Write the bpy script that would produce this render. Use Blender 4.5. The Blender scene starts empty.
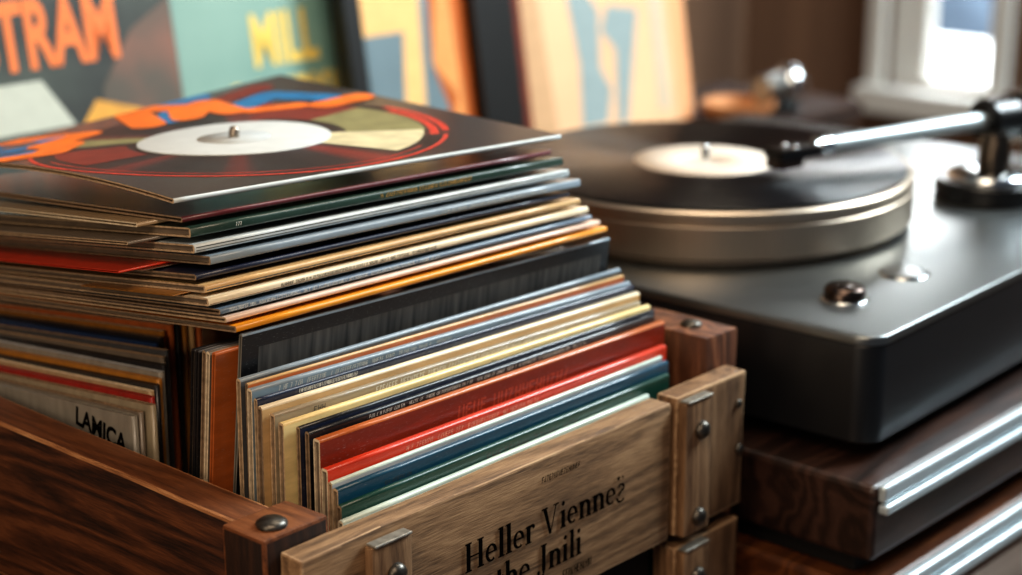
import bpy, bmesh, math, random
from mathutils import Vector, Matrix, noise
random.seed(7)
R = math.radians
SC = bpy.context.scene
COL = SC.collection

# ------------------------------------------------------------------ helpers
def tag(o, label=None, cat=None, group=None, kind=None):
    if label: o['label'] = label
    if cat: o['category'] = cat
    if group: o['group'] = group
    if kind: o['kind'] = kind
    return o

def empty(name, loc, rz=0.0):
    o = bpy.data.objects.new(name, None); COL.objects.link(o)
    o.location = loc; o.rotation_euler = (0, 0, rz); o.empty_display_size = .02
    return o

def link(name, me, mats, parent=None, smooth=False):
    o = bpy.data.objects.new(name, me); COL.objects.link(o)
    if not isinstance(mats, (list, tuple)): mats = [mats]
    if not me.materials:
        for m in mats: me.materials.append(m)
    if parent: o.parent = parent
    if smooth:
        for p in me.polygons: p.use_smooth = True
    return o

class MB:
    """collects shapes and links them as one mesh object"""
    def __init__(s): s.v = []; s.f = []; s.mi = []; s.sm = []
    def add(s, verts, faces, mi=0, smooth=False):
        b = len(s.v); s.v += [tuple(v) for v in verts]
        for f in faces:
            s.f.append([b+i for i in f]); s.mi.append(mi); s.sm.append(smooth)
    def box(s, x0, x1, y0, y1, z0, z1, bev=0.0, mi=0, seg=2):
        bm = bmesh.new(); bmesh.ops.create_cube(bm, size=1)
        for v in bm.verts:
            v.co = ((x0+x1)/2+v.co.x*(x1-x0), (y0+y1)/2+v.co.y*(y1-y0), (z0+z1)/2+v.co.z*(z1-z0))
        if bev: bmesh.ops.bevel(bm, geom=bm.edges[:], offset=bev, segments=seg, affect='EDGES', profile=.5)
        s.bm(bm, mi)
    def bm(s, bm, mi=0, smooth=False):
        bm.verts.index_update()
        s.add([v.co[:] for v in bm.verts], [[v.index for v in f.verts] for f in bm.faces], mi, smooth); bm.free()
    def lathe(s, prof, c=(0, 0, 0), n=64, mi=0, M=None, smooth=True, cap=True):
        vs = []; fs = []
        for i in range(n):
            a = 2*math.pi*i/n
            for r, z in prof: vs.append(Vector((r*math.cos(a), r*math.sin(a), z)))
        k = len(prof)
        for i in range(n):
            j = (i+1) % n
            for q in range(k-1): fs.append([i*k+q, j*k+q, j*k+q+1, i*k+q+1])
        if M is None: M = Matrix.Identity(3)
        vs = [M @ v + Vector(c) for v in vs]
        s.add(vs, fs, mi, smooth)
        if cap:
            if prof[0][0] > 1e-6: s.add([vs[i*k] for i in range(n)], [list(range(n))[::-1]], mi)
            if prof[-1][0] > 1e-6: s.add([vs[i*k+k-1] for i in range(n)], [list(range(n))], mi)
    def tube(s, p0, p1, r0, r1=None, n=24, mi=0):
        p0, p1 = Vector(p0), Vector(p1); d = p1-p0; L = d.length
        M = d.to_track_quat('Z', 'Y').to_matrix(); r1 = r0 if r1 is None else r1
        s.lathe([(r0, 0), (r1, L)], p0, n, mi, M)
    def build(s, name, mats, parent=None, label=None):
        me = bpy.data.meshes.new(name); me.from_pydata(s.v, [], s.f)
        if not isinstance(mats, (list, tuple)): mats = [mats]
        for m in mats: me.materials.append(m)
        for p, mi, sm in zip(me.polygons, s.mi, s.sm): p.material_index = mi; p.use_smooth = sm
        me.update()
        o = link(name, me, mats, parent)
        if label: o['label'] = label
        return o

def smooth_by_angle(o, ang=35):
    me = o.data
    for p in me.polygons: p.use_smooth = True
    bm = bmesh.new(); bm.from_mesh(me)
    for e in bm.edges:
        if len(e.link_faces) == 2 and e.calc_face_angle(0) > R(ang): e.smooth = False
    bm.to_mesh(me); bm.free()
    return o

# ------------------------------------------------------------------ materials
def lin(c):
    return tuple((x/12.92 if x <= .04045 else ((x+.055)/1.055)**2.4) for x in c)
def rgb(r, g, b): return lin((r/255, g/255, b/255))

def newmat(name):
    m = bpy.data.materials.new(name); m.use_nodes = True
    nt = m.node_tree; b = nt.nodes['Principled BSDF']
    return m, nt, b
def nd(nt, t, **kw):
    n = nt.nodes.new(t)
    for k, v in kw.items():
        if k in n.inputs: n.inputs[k].default_value = v
        else: setattr(n, k, v)
    return n

def plain(name, c, rough=.5, metal=0., coat=0., var=.18, scale=60, bump=.0, emit=None, es=0, stretch=(1, 1, 1)):
    m, nt, b = newmat(name); L = nt.links
    tc = nd(nt, 'ShaderNodeTexCoord'); mp = nd(nt, 'ShaderNodeMapping'); mp.inputs['Scale'].default_value = stretch
    L.new(tc.outputs['Object'], mp.inputs[0])
    nz = nd(nt, 'ShaderNodeTexNoise'); nz.inputs['Scale'].default_value = scale; nz.inputs['Detail'].default_value = 6
    L.new(mp.outputs[0], nz.inputs['Vector'])
    cr = nd(nt, 'ShaderNodeValToRGB'); e = cr.color_ramp.elements
    e[0].position = .3; e[1].position = .7
    e[0].color = (*[max(0, x*(1-var)) for x in c], 1); e[1].color = (*[min(1, x*(1+var)) for x in c], 1)
    L.new(nz.outputs['Fac'], cr.inputs[0]); L.new(cr.outputs[0], b.inputs['Base Color'])
    b.inputs['Roughness'].default_value = rough; b.inputs['Metallic'].default_value = metal
    b.inputs['Coat Weight'].default_value = coat; b.inputs['Coat Roughness'].default_value = .15
    if bump:
        bp = nd(nt, 'ShaderNodeBump'); bp.inputs['Strength'].default_value = bump; bp.inputs['Distance'].default_value = .001
        L.new(nz.outputs['Fac'], bp.inputs['Height']); L.new(bp.outputs[0], b.inputs['Normal'])
    if emit:
        b.inputs['Emission Color'].default_value = (*emit, 1); b.inputs['Emission Strength'].default_value = es
    return m

def sleeve_mat(name, c, rough=.4, coat=.5, wear=.35, var=.15):
    """printed card: soft colour drift, scuffs along the spine direction, pale wear specks"""
    m, nt, b = newmat(name); L = nt.links
    tc = nd(nt, 'ShaderNodeTexCoord'); mp = nd(nt, 'ShaderNodeMapping'); mp.inputs['Scale'].default_value = (1, 4, 4)
    L.new(tc.outputs['Object'], mp.inputs[0])
    nz = nd(nt, 'ShaderNodeTexNoise'); nz.inputs['Scale'].default_value = 45; nz.inputs['Detail'].default_value = 7
    L.new(mp.outputs[0], nz.inputs['Vector'])
    cr = nd(nt, 'ShaderNodeValToRGB'); e = cr.color_ramp.elements
    e[0].position = .3; e[1].position = .72
    e[0].color = (*[x*(1-var) for x in c], 1); e[1].color = (*[min(1, x*(1+var)) for x in c], 1)
    L.new(nz.outputs['Fac'], cr.inputs[0])
    n2 = nd(nt, 'ShaderNodeTexNoise'); n2.inputs['Scale'].default_value = 420; n2.inputs['Detail'].default_value = 4
    L.new(mp.outputs[0], n2.inputs['Vector'])
    r2 = nd(nt, 'ShaderNodeValToRGB'); r2.color_ramp.elements[0].position = .62; r2.color_ramp.elements[1].position = .74
    L.new(n2.outputs['Fac'], r2.inputs[0])
    mu = nd(nt, 'ShaderNodeMath', operation='MULTIPLY'); mu.inputs[1].default_value = wear
    L.new(r2.outputs[0], mu.inputs[0])
    mx = nd(nt, 'ShaderNodeMix', data_type='RGBA'); L.new(mu.outputs[0], mx.inputs[0]); L.new(cr.outputs[0], mx.inputs[6])
    pale = tuple(min(1, .45*x+.32) for x in c); mx.inputs[7].default_value = (*pale, 1)
    L.new(mx.outputs[2], b.inputs['Base Color'])
    b.inputs['Roughness'].default_value = rough; b.inputs['Coat Weight'].default_value = coat
    b.inputs['Coat Roughness'].default_value = .2
    bp = nd(nt, 'ShaderNodeBump'); bp.inputs['Strength'].default_value = .15; bp.inputs['Distance'].default_value = .0005
    L.new(nz.outputs['Fac'], bp.inputs['Height']); L.new(bp.outputs[0], b.inputs['Normal'])
    return m

def wood(name, axis, dark, mid, light, ring=26, fine=1.0, rough=.5, coat=.0, bump=.35, off=(0, 0, 0), dist=2.0, aw=.26, ab=.45, lo=.36, mi_=.60, hi=.86):
    """grain running along one local axis: growth rings, fibres, pores"""
    m, nt, b = newmat(name); L = nt.links
    tc = nd(nt, 'ShaderNodeTexCoord')
    mp = nd(nt, 'ShaderNodeMapping'); sc = [1, 1, 1]; sc[axis] = .09; mp.inputs['Scale'].default_value = sc
    mp.inputs['Location'].default_value = off
    L.new(tc.outputs['Object'], mp.inputs[0])
    warp = nd(nt, 'ShaderNodeTexNoise'); warp.inputs['Scale'].default_value = 9; warp.inputs['Detail'].default_value = 3
    L.new(mp.outputs[0], warp.inputs['Vector'])
    va = nd(nt, 'ShaderNodeVectorMath', operation='SCALE'); va.inputs['Scale'].default_value = .09*dist
    L.new(warp.outputs['Color'], va.inputs[0])
    ad = nd(nt, 'ShaderNodeVectorMath', operation='ADD'); L.new(mp.outputs[0], ad.inputs[0]); L.new(va.outputs[0], ad.inputs[1])
    wv = nd(nt, 'ShaderNodeTexWave', wave_type='BANDS', bands_direction='DIAGONAL', wave_profile='SIN')
    wv.inputs['Scale'].default_value = ring*1.6; wv.inputs['Distortion'].default_value = 6; wv.inputs['Detail'].default_value = 5
    wv.inputs['Detail Scale'].default_value = 1.6; wv.inputs['Detail Roughness'].default_value = .62
    L.new(ad.outputs[0], wv.inputs['Vector'])
    mp2 = nd(nt, 'ShaderNodeMapping'); sc2 = [1, 1, 1]; sc2[axis] = .05; mp2.inputs['Scale'].default_value = sc2
    L.new(tc.outputs['Object'], mp2.inputs[0])
    fb = nd(nt, 'ShaderNodeTexNoise'); fb.inputs['Scale'].default_value = 1500*fine; fb.inputs['Detail'].default_value = 5
    L.new(mp2.outputs[0], fb.inputs['Vector'])
    big = nd(nt, 'ShaderNodeTexNoise'); big.inputs['Scale'].default_value = 34; big.inputs['Detail'].default_value = 5
    L.new(mp.outputs[0], big.inputs['Vector'])
    m1 = nd(nt, 'ShaderNodeMath', operation='MULTIPLY_ADD'); m1.inputs[1].default_value = aw
    L.new(wv.outputs['Fac'], m1.inputs[0])
    m2 = nd(nt, 'ShaderNodeMath', operation='MULTIPLY'); m2.inputs[1].default_value = .46; L.new(fb.outputs['Fac'], m2.inputs[0])
    L.new(m2.outputs[0], m1.inputs[2])
    m3 = nd(nt, 'ShaderNodeMath', operation='MULTIPLY_ADD'); m3.inputs[1].default_value = ab
    L.new(big.outputs['Fac'], m3.inputs[0]); L.new(m1.outputs[0], m3.inputs[2])
    cr = nd(nt, 'ShaderNodeValToRGB'); e = cr.color_ramp.elements
    e[0].position = lo; e[0].color = (*dark, 1); e[1].position = hi; e[1].color = (*light, 1)
    k = cr.color_ramp.elements.new(mi_); k.color = (*mid, 1)
    L.new(m3.outputs[0], cr.inputs[0]); L.new(cr.outputs[0], b.inputs['Base Color'])
    b.inputs['Roughness'].default_value = rough; b.inputs['Coat Weight'].default_value = coat; b.inputs['Coat Roughness'].default_value = .25
    bp = nd(nt, 'ShaderNodeBump'); bp.inputs['Strength'].default_value = bump; bp.inputs['Distance'].default_value = .0012
    L.new(m3.outputs[0], bp.inputs['Height']); L.new(bp.outputs[0], b.inputs['Normal'])
    return m

CARD = plain('cardboard_edge', rgb(178, 152, 120), .85, var=.3, scale=300)
CARD_D = plain('aged_cardboard_edge', rgb(138, 114, 88), .88, var=.35, scale=300)
CARD_L = plain('pale_cardboard_edge', rgb(208, 190, 160), .85, var=.25, scale=300)
PAPER = plain('inner_paper', rgb(112, 97, 80), .9)
INK = plain('black_ink', rgb(12, 9, 8), .95, var=.2, scale=500)
PALEINK = plain('pale_ink', rgb(205, 203, 192), .55, var=.2, scale=500)
GOLD = plain('gold_ink', rgb(190, 150, 82), .4, var=.2, scale=500)
DULLRED = plain('dull_red_ink', rgb(176, 76, 50), .5, var=.2, scale=500)
PINK = plain('pale_pink_ink', rgb(226, 150, 126), .5, var=.3, scale=500)
DGREY = plain('dark_grey_ink', rgb(70, 66, 60), .6, var=.2, scale=500)
CAPM = plain('pale_worn_steel', rgb(158, 154, 144), .42, .7, var=.3, scale=180)
STEEL = plain('worn_steel', rgb(92, 88, 82), .38, .9, var=.4, scale=180, bump=.2)
CHROME = plain('chrome', rgb(214, 218, 220), .14, 1., var=.05)

INK.node_tree.nodes['Principled BSDF'].inputs['Specular IOR Level'].default_value = 0
# ------------------------------------------------------------------ camera
PITCH, AZ = R(16.6262), R(41.9588)
cam = bpy.data.cameras.new('camera'); co = bpy.data.objects.new('camera', cam); COL.objects.link(co)
co.location = (-.5483, -.6468, .7387)
fwd = Vector((math.cos(AZ)*math.cos(PITCH), math.sin(AZ)*math.cos(PITCH), -math.sin(PITCH)))
co.rotation_euler = fwd.to_track_quat('-Z', 'Y').to_euler()
cam.lens = 63.405; cam.sensor_width = 36; cam.clip_start = .05; cam.clip_end = 60
cam.dof.use_dof = True; cam.dof.focus_distance = 1.02; cam.dof.aperture_fstop = 4.2
SC.camera = co

# ------------------------------------------------------------------ lettering
def text_mesh(body, size, bold=0.0, xscale=1.0, align='LEFT'):
    cu = bpy.data.curves.new('t', 'FONT'); cu.body = body; cu.size = size; cu.offset = bold; cu.align_x = align
    cu.resolution_u = 4
    ob = bpy.data.objects.new('t', cu); COL.objects.link(ob)
    dg = bpy.context.evaluated_depsgraph_get(); ev = ob.evaluated_get(dg)
    tm = ev.to_mesh()
    vs = [(v.co.x*xscale, v.co.y) for v in tm.vertices]; fs = [list(p.vertices) for p in tm.polygons]
    ev.to_mesh_clear(); bpy.data.objects.remove(ob); bpy.data.curves.remove(cu)
    return vs, fs

def put2d(mb, vs, fs, o, ex, ey, mi=0):
    o, ex, ey = Vector(o), Vector(ex), Vector(ey)
    mb.add([o+ex*x+ey*y for x, y in vs], fs, mi)

# seriffed letters: a glyph is a list of polygons in a unit box (cap height 1)
def bar(x0, y0, x1, y1, w0, w1=None):
    w1 = w0 if w1 is None else w1
    d = Vector((x1-x0, y1-y0)); n = Vector((-d.y, d.x)).normalized()
    return [(x0+n.x*w0/2, y0+n.y*w0/2), (x0-n.x*w0/2, y0-n.y*w0/2), (x1-n.x*w1/2, y1-n.y*w1/2), (x1+n.x*w1/2, y1+n.y*w1/2)]
def arc(cx, cy, rx, ry, a0, a1, wt, wh, n=14):
    out = []; P = []
    for i in range(n+1):
        a = R(a0+(a1-a0)*i/n); w = wh+(wt-wh)*abs(math.cos(a))
        P.append(((cx+(rx+w/2)*math.cos(a), cy+(ry+w/2)*math.sin(a)), (cx+(rx-w/2)*math.cos(a), cy+(ry-w/2)*math.sin(a))))
    for p, q in zip(P, P[1:]): out.append([p[0], p[1], q[1], q[0]])
    return out
T, H_, S_ = .185, .065, .30      # stem, hairline, serif length
def serif(x, y, l=S_): return bar(x-l/2, y, x+l/2, y, .055)
def stem(x, y0, y1, top=True, bot=True, w=T):
    r = [bar(x, y0, x, y1, w)]
    if bot: r.append(serif(x, y0+.027))
    if top: r += [[(x-w/2-.10, y1-.06), (x, y1-.075), (x, y1), (x-w/2, y1)]]
    return r
XH = .64
def gl(ch):
    if ch == 'H': return .96, stem(.2, 0, 1, False)+stem(.76, 0, 1, False)+[serif(.2, .973), serif(.76, .973), bar(.2, .5, .76, .5, .06)]
    if ch == 'l': return .36, stem(.18, 0, 1.05)
    if ch == 'i': return .36, stem(.18, 0, XH)+[arcf(.18, .88, .085)]
    if ch == 'e': return .60, arc(.3, XH/2, .2, .275, 0, 310, .14, .06, 20)+[bar(.12, XH/2+.02, .56, XH/2+.02, .06)]
    if ch == 'r': return .48, stem(.18, 0, XH)+arc(.34, XH-.2, .15, .16, 45, 150, .09, .1, 8)+[arcf(.43, XH-.1, .065)]
    if ch == 'n': return .72, stem(.18, 0, XH)+stem(.55, 0, XH-.18, False)+arc(.37, XH-.24, .18, .2, 0, 165, T, .08, 12)
    if ch == 'm': return 1.08, stem(.18, 0, XH)+stem(.54, 0, XH-.18, False)+stem(.9, 0, XH-.18, False)+arc(.36, XH-.24, .18, .2, 0, 165, T, .08)+arc(.72, XH-.24, .18, .2, 0, 165, T, .08)
    if ch == 'u': return .72, [bar(.17, .2, .17, XH, T), bar(.54, 0, .54, XH, T), bar(.06, XH-.03, .2, XH-.03, .055), bar(.44, XH-.03, .56, XH-.03, .055), bar(.5, .027, .68, .027, .055)]+arc(.35, .24, .18, .2, 180, 345, T, .08)
    if ch == 'h': return .72, stem(.18, 0, 1.05)+stem(.55, 0, XH-.18, False)+arc(.37, XH-.24, .18, .2, 0, 165, T, .08, 12)
    if ch == 't': return .44, [bar(.2, .12, .2, .86, T), bar(.04, XH-.03, .4, XH-.03, .06)]+arc(.3, .14, .1, .11, 180, 320, .13, .07, 8)
    if ch == 'V': return .92, [bar(.16, 1, .46, 0, .17, .12), bar(.46, 0, .74, 1, .05, .06), serif(.16, .973, .32), serif(.74, .973, .28)]
    if ch == 'J': return .56, [bar(.34, .05, .34, 1, T), serif(.34, .973)]+arc(.2, .05, .14, .2, 190, 360, .12, .07, 10)+[arcf(.07, .04, .08)]
    if ch == 'z': return .56, arc(.26, XH*.72, .16, .14, -60, 160, .1, .06, 10)+arc(.26, .12, .2, .17, 170, 330, .1, .07, 10)+[bar(.12, .2, .36, .42, .09), arcf(.12, .86, .075), arcf(.36, .84, .05)]
    return .3, []
def arcf(x, y, r, n=12): return [(x+r*math.cos(2*math.pi*i/n), y+r*math.sin(2*math.pi*i/n)) for i in range(n)]
def serif_line(mb, s, o, ex, ey, h, length, mi=0):
    adv = sum(gl(c)[0] if c != ' ' else .34 for c in s); kx = length/adv; x = 0
    for k, c in enumerate(s):
        w, polys = gl(c) if c != ' ' else (.34, [])
        for q, p in enumerate(polys):
            vs = [((x+a)*kx, b*h) for a, b in p]
            o2 = Vector(o)+Vector(ex).cross(Vector(ey))*(.00003+1e-6*(q+3*k))
            put2d(mb, vs, [list(range(len(vs)))], o2, ex, ey, mi)
        x += w

def scribble(mb, length, h, o, ex, ey, mi=0, seed=1, dens=.62, italic=.12, gapp=.14):
    """a row of tiny rubbed letter strokes, too small to read"""
    rn = random.Random(seed); x = 0; w = h*dens; th = h*.15
    o = Vector(o)
    while x < length-w:
        if rn.random() < gapp: x += w*.8; continue
        k = rn.randrange(6); P = []
        P.append([(0, 0), (th, 0), (th, 1*h), (0, h)]) if k in (0, 1, 2, 4) else None
        if k in (1, 2): P.append([(0, h-th), (w*.7, h-th), (w*.7, h), (0, h)])
        if k in (1, 2, 4): P.append([(0, h*.42), (w*.6, h*.42), (w*.6, h*.42+th), (0, h*.42+th)])
        if k in (2, 3): P.append([(0, 0), (w*.7, 0), (w*.7, th), (0, th)])
        if k in (3, 5): P.append([(0, 0), (th, 0), (w*.7, h), (w*.7-th, h)])
        if k in (0, 4): P.append([(w*.6, 0), (w*.6+th, 0), (w*.6+th, h), (w*.6, h)])
        if k == 5: P.append([(0, h-th), (w*.7, h-th), (w*.7, h), (0, h)])
        for p in P:
            vs = [(x+a+b*italic, b) for a, b in p]
            put2d(mb, vs, [[0, 1, 2, 3]], o, ex, ey, mi)
        x += w

# ------------------------------------------------------------------ record sleeves
def sleeve_mesh(W, D, t, b=None, sag=0.0, ny=10, NX=6):
    """card folded round one spine: x along the spine, y away from it, z from 0 (upper face) to -t.
    slots: 0 cover, 1 spine, 2 cut card edge"""
    b = b or min(.0010, t*.3); r = min(.0017, t*.46)
    outer = [(D, 0)]
    for i in range(1, ny): outer.append((D-(D-r)*i/ny, 0))
    for i in range(5): a = R(90+90*i/4); outer.append((r+r*math.cos(a), -r+r*math.sin(a)))
    for i in range(5): a = R(180+90*i/4); outer.append((r+r*math.cos(a), -t+r+r*math.sin(a)))
    for i in range(1, ny): outer.append((r+(D-r)*i/ny, -t))
    outer.append((D, -t))
    s = max(.0012, r)
    inner = []
    for (y, z) in outer:
        zz = max(-t+b, min(-b, z)); yy = max(y, s)
        inner.append((yy, zz))
    n = len(outer); V = []; F = []; MI = []
    for ring in (outer, inner):
        for k in range(NX+1):
            u = k/NX
            for (y, z) in ring:
                V.append((W*u, y, z - sag*(1-(2*u-1)**2)*min(1, y/D*1.5)))
    def idx(rg, k, j): return rg*(NX+1)*n + k*n + j
    for k in range(NX):
        for j in range(n-1):
            F.append((idx(0, k, j), idx(0, k, j+1), idx(0, k+1, j+1), idx(0, k+1, j)))
            ya = min(outer[j][0], outer[j+1][0]); MI.append(1 if ya < r*.99 else 0)
            F.append((idx(1, k+1, j), idx(1, k+1, j+1), idx(1, k, j+1), idx(1, k, j))); MI.append(2)
        for j in (0, n-1):
            F.append((idx(0, k, j), idx(0, k+1, j), idx(1, k+1, j), idx(1, k, j))); MI.append(2)
    for k in (0, NX):
        for j in range(n-1):
            F.append((idx(0, k, j), idx(1, k, j), idx(1, k, j+1), idx(0, k, j+1)) if k == 0 else (idx(0, k, j), idx(0, k, j+1), idx(1, k, j+1), idx(1, k, j))); MI.append(2)
    me = bpy.data.meshes.new('record_sleeve'); me.from_pydata(V, [], F)
    bm = bmesh.new(); bm.from_mesh(me); bmesh.ops.remove_doubles(bm, verts=bm.verts, dist=1e-7)
    me2 = me
    for p, mi in zip(me.polygons, MI): p.material_index = mi
    bm.free()
    for p in me.polygons: p.use_smooth = p.material_index == 1
    me2.update()
    return me2

def frame(yaw, tilt, roll):
    """flat sleeves: spine turned by yaw, far side dropped by -tilt, right end dropped by -roll"""
    ex = Vector((math.cos(R(yaw))*math.cos(R(roll)), math.sin(R(yaw))*math.cos(R(roll)), math.sin(R(roll))))
    ey = Vector((-math.sin(R(yaw))*math.cos(R(tilt)), math.cos(R(yaw))*math.cos(R(tilt)), math.sin(R(tilt))))
    ey = (ey-ex*ey.dot(ex)).normalized()
    return ex, ey, ex.cross(ey)

def place(o, A, ex, ey):
    ex = Vector(ex).normalized(); ey = Vector(ey); ey = (ey-ex*ey.dot(ex)).normalized(); ez = ex.cross(ey)
    M = Matrix((ex, ey, ez)).transposed().to_4x4(); M.translation = Vector(A)
    o.matrix_world = M
    return o

def sleeve(A, ex, ey, W, D, t, cover, spine, edge, label, group, sag=0.0, filler=True):
    me = sleeve_mesh(W, D, t, sag=sag, ny=40 if t == .003 else 10, NX=36 if t == .003 else 6)
    o = link('record_sleeve', me, [cover, spine, edge]); place(o, A, ex, ey)
    tag(o, label, 'record sleeve', group)
    if filler and t >= .0034:
        b = min(.0010, t*.3); mb = MB()
        mb.box(.0012, W-.0012, .002, D-.002, -t+b+.0002, -b-.0002)
        mb.build('inner_sleeve', PAPER, o)
    return o
def spine_text(o, x0, length, h, zc, mat, seed, dens=.62, y=-.00012, gapp=.14):
    mb = MB(); scribble(mb, length, h, (x0, y, zc-h/2), (1, 0, 0), (0, 0, 1), 0, seed, dens, gapp=gapp)
    return mb.build('spine_lettering', mat, o)
def face_text(o, x0, length, h, y, t, mat, seed, dens=.62, gapp=.14, italic=.12):
    # on the cover that looks outward (local z = -t); the reader's up is local -y
    mb = MB(); scribble(mb, length, h, (x0, y+h, -t-.00008), (1, 0, 0), (0, -1, 0), 0, seed, dens, gapp=gapp, italic=italic)
    return mb.build('cover_lettering', mat, o)

C_ = {}
def cm(n, *c, **k):
    if n not in C_: C_[n] = sleeve_mat(n, rgb(*c), **k)
    return C_[n]
cm('charcoal', 34, 33, 34); cm('dark_maroon', 44, 18, 18); cm('black', 20, 20, 23); cm('maroon', 92, 30, 36); cm('bottle_green', 38, 62, 52)
cm('silver_white', 196, 204, 204); cm('silver_blue', 134, 148, 158); cm('navy', 26, 34, 56); cm('tan', 206, 168, 116)
cm('cream', 232, 216, 184); cm('pale_grey', 176, 176, 174); cm('slate_blue', 98, 116, 134); cm('pale_blue', 172, 190, 212)
cm('mustard', 226, 148, 30); cm('burnt_orange', 186, 100, 46); cm('rust', 128, 40, 16); cm('scarlet', 204, 56, 24); cm('teal', 14, 68, 90)
cm('steel_blue', 122, 138, 146); cm('deep_green', 14, 62, 50); cm('mint_white', 198, 212, 200); cm('dim_grey', 76, 78, 80)
cm('ivory_yellow', 238, 212, 150); cm('warm_grey', 150, 136, 112); cm('beige', 168, 142, 108); cm('dull_brown', 92, 66, 46)
cm('peacock', 28, 62, 104); cm('stone', 138, 132, 120); cm('ochre', 168, 112, 42); cm('red_dull', 150, 36, 28); cm('taupe', 116, 104, 90)
cm('pink_cream', 226, 196, 176)

FLAT = 'records lying flat on top of the crate'
STAND = 'records standing in the front of the crate'
SIDE = 'records standing along the left side of the crate'
BACK = 'record ends showing under the flat stack'

# flat stack: corner, yaw, tilt, roll, width, thickness, cover, spine, edge, label
flat = [
 ((.0551, .150, .4975), -6, -.3, -1.0, .300, .0030, 'charcoal', 'silver_white', CARD, 'dark picture-covered record sleeve with a white centre label, topmost on the stack'),
 ((.0571, .146, .4872), -6.4, -6.6, -.5, .283, .0032, 'dark_maroon', 'maroon', CARD_D, 'thin maroon record sleeve just under the topmost picture sleeve'),
 ((.0568, .139, .4823), -6.0, -8.9, -.4, .288, .0056, 'bottle_green', 'bottle_green', CARD, 'thick dark green record sleeve with gold spine lettering'),
 ((.0551, .134, .4737), -5.6, -9.1, -.33, .292, .0050, 'silver_white', 'silver_white', CARD, 'silvery white record sleeve directly beneath the thick dark green one'),
 ((.0604, .127, .4672), -5.5, -9.0, -.3, .291, .0050, 'silver_blue', 'silver_blue', CARD_D, 'silver-blue record sleeve jutting forward above the navy one'),
 ((.0500, .127, .4589), -5.0, -9.1, -.2, .293, .0034, 'navy', 'navy', CARD_D, 'navy record sleeve directly above the tan one in the flat stack'),
 ((.0496, .119, .4540), -4.0, -8.8, -.2, .300, .0042, 'tan', 'tan', CARD, 'tan record sleeve lying between the navy and cream ones'),
 ((.0474, .114, .4482), -3.8, -8.5, -.15, .3054, .0046, 'cream', 'cream', CARD, 'cream record sleeve with dark spine lettering in the flat stack'),
 ((.0514, .109, .4420), -3.2, -8.3, -.1, .3034, .0032, 'slate_blue', 'slate_blue', CARD_D, 'slate blue record sleeve with pale spine lettering, under the cream one'),
 ((.0521, .105, .4380), -3.0, -8.15, -.1, .3073, .0032, 'pink_cream', 'pink_cream', CARD, 'pale pink-cream record sleeve resting on the mustard orange one'),
 ((.0548, .100, .4333), -2.5, -7.95, -.1, .3091, .0038, 'mustard', 'mustard', CARD_D, 'mustard orange record sleeve at the bottom of the flat stack'),
]
FO = []
for A, yaw, tilt, roll, W, t, c, s, e, lab in flat:
    ex, ey, ez = frame(yaw, tilt, roll)
    o = sleeve(A, ex, ey, W, .315 if t != .003 else .325, t, C_[c], C_[s], e, lab, FLAT); FO.append((o, A, ex, ey, ez, W, t))
spine_text(FO[2][0], .135, .075, .0026, -.0027, GOLD, 3, .8)
spine_text(FO[2][0], .030, .005, .0022, -.0028, PALEINK, 5, .7, gapp=0)
spine_text(FO[4][0], .17, .09, .0016, -.0026, PALEINK, 8, .8)
spine_text(FO[7][0], .05, .12, .0019, -.0024, DGREY, 11, .7)
spine_text(FO[8][0], .006, .16, .0018, -.0016, PALEINK, 12, .75)
spine_text(FO[6][0], .02, .09, .0011, -.0034, DGREY, 13, .8)
# thin ruled lines of the white double sleeve and the tan / cream spines
def spine_rule(o, W, z, h, mat):
    mb = MB(); mb.box(.001, W-.001, -.00014, .0004, z-h/2, z+h/2); mb.build('spine_stripe', mat, o)
spine_rule(FO[3][0], .292, -.0019, .0005, DGREY); spine_rule(FO[3][0], .292, -.0036, .0004, DGREY)
spine_rule(FO[6][0], .300, -.0028, .0005, DGREY); spine_rule(FO[7][0], .3054, -.0036, .0005, CARD_D)
# set-back sleeves: only their left corners show
for base, dz, dx, dy, t, D, c, e, lab in [
 (1, .0036, -.012, .030, .0026, .26, 'beige', CARD_L, 'beige record sleeve set back below the maroon one, left corner showing'),
 (2, .0060, -.020, .036, .0020, .26, 'taupe', CARD, 'taupe record sleeve set back beneath the thick dark green one'),
 (4, .0053, -.030, .050, .0014, .22, 'scarlet', None, 'red record sleeve set back in the flat stack, bright red left edge'),
 (4, .0069, -.018, .044, .0005, .07, 'dull_brown', CARD_D, 'brown record sleeve set back beneath the red-edged one'),
 (6, .0044, -.010, .018, .0006, .10, 'ochre', None, 'thin ochre record sleeve set back under the tan one, yellow left edge')]:
    o, A, ex, ey, ez, W, t0 = FO[base]
    tl = {1: -7.6, 2: -9.0, 4: -9.0}.get(base)
    rl = {1: -.5, 2: -.4, 4: -.33}.get(base); yw = {1: -6.2, 2: -6.0, 4: -5.5}.get(base)
    ex2, ey2, ez2 = (ex, ey, ez) if tl is None else frame(yw, tl, rl)
    A2 = Vector(A)-ez*dz+ex*dx+ey*dy
    sleeve(A2, ex2, ey2, .285, D, t, C_[c], C_[c], e or C_[c], lab, FLAT)

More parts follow.
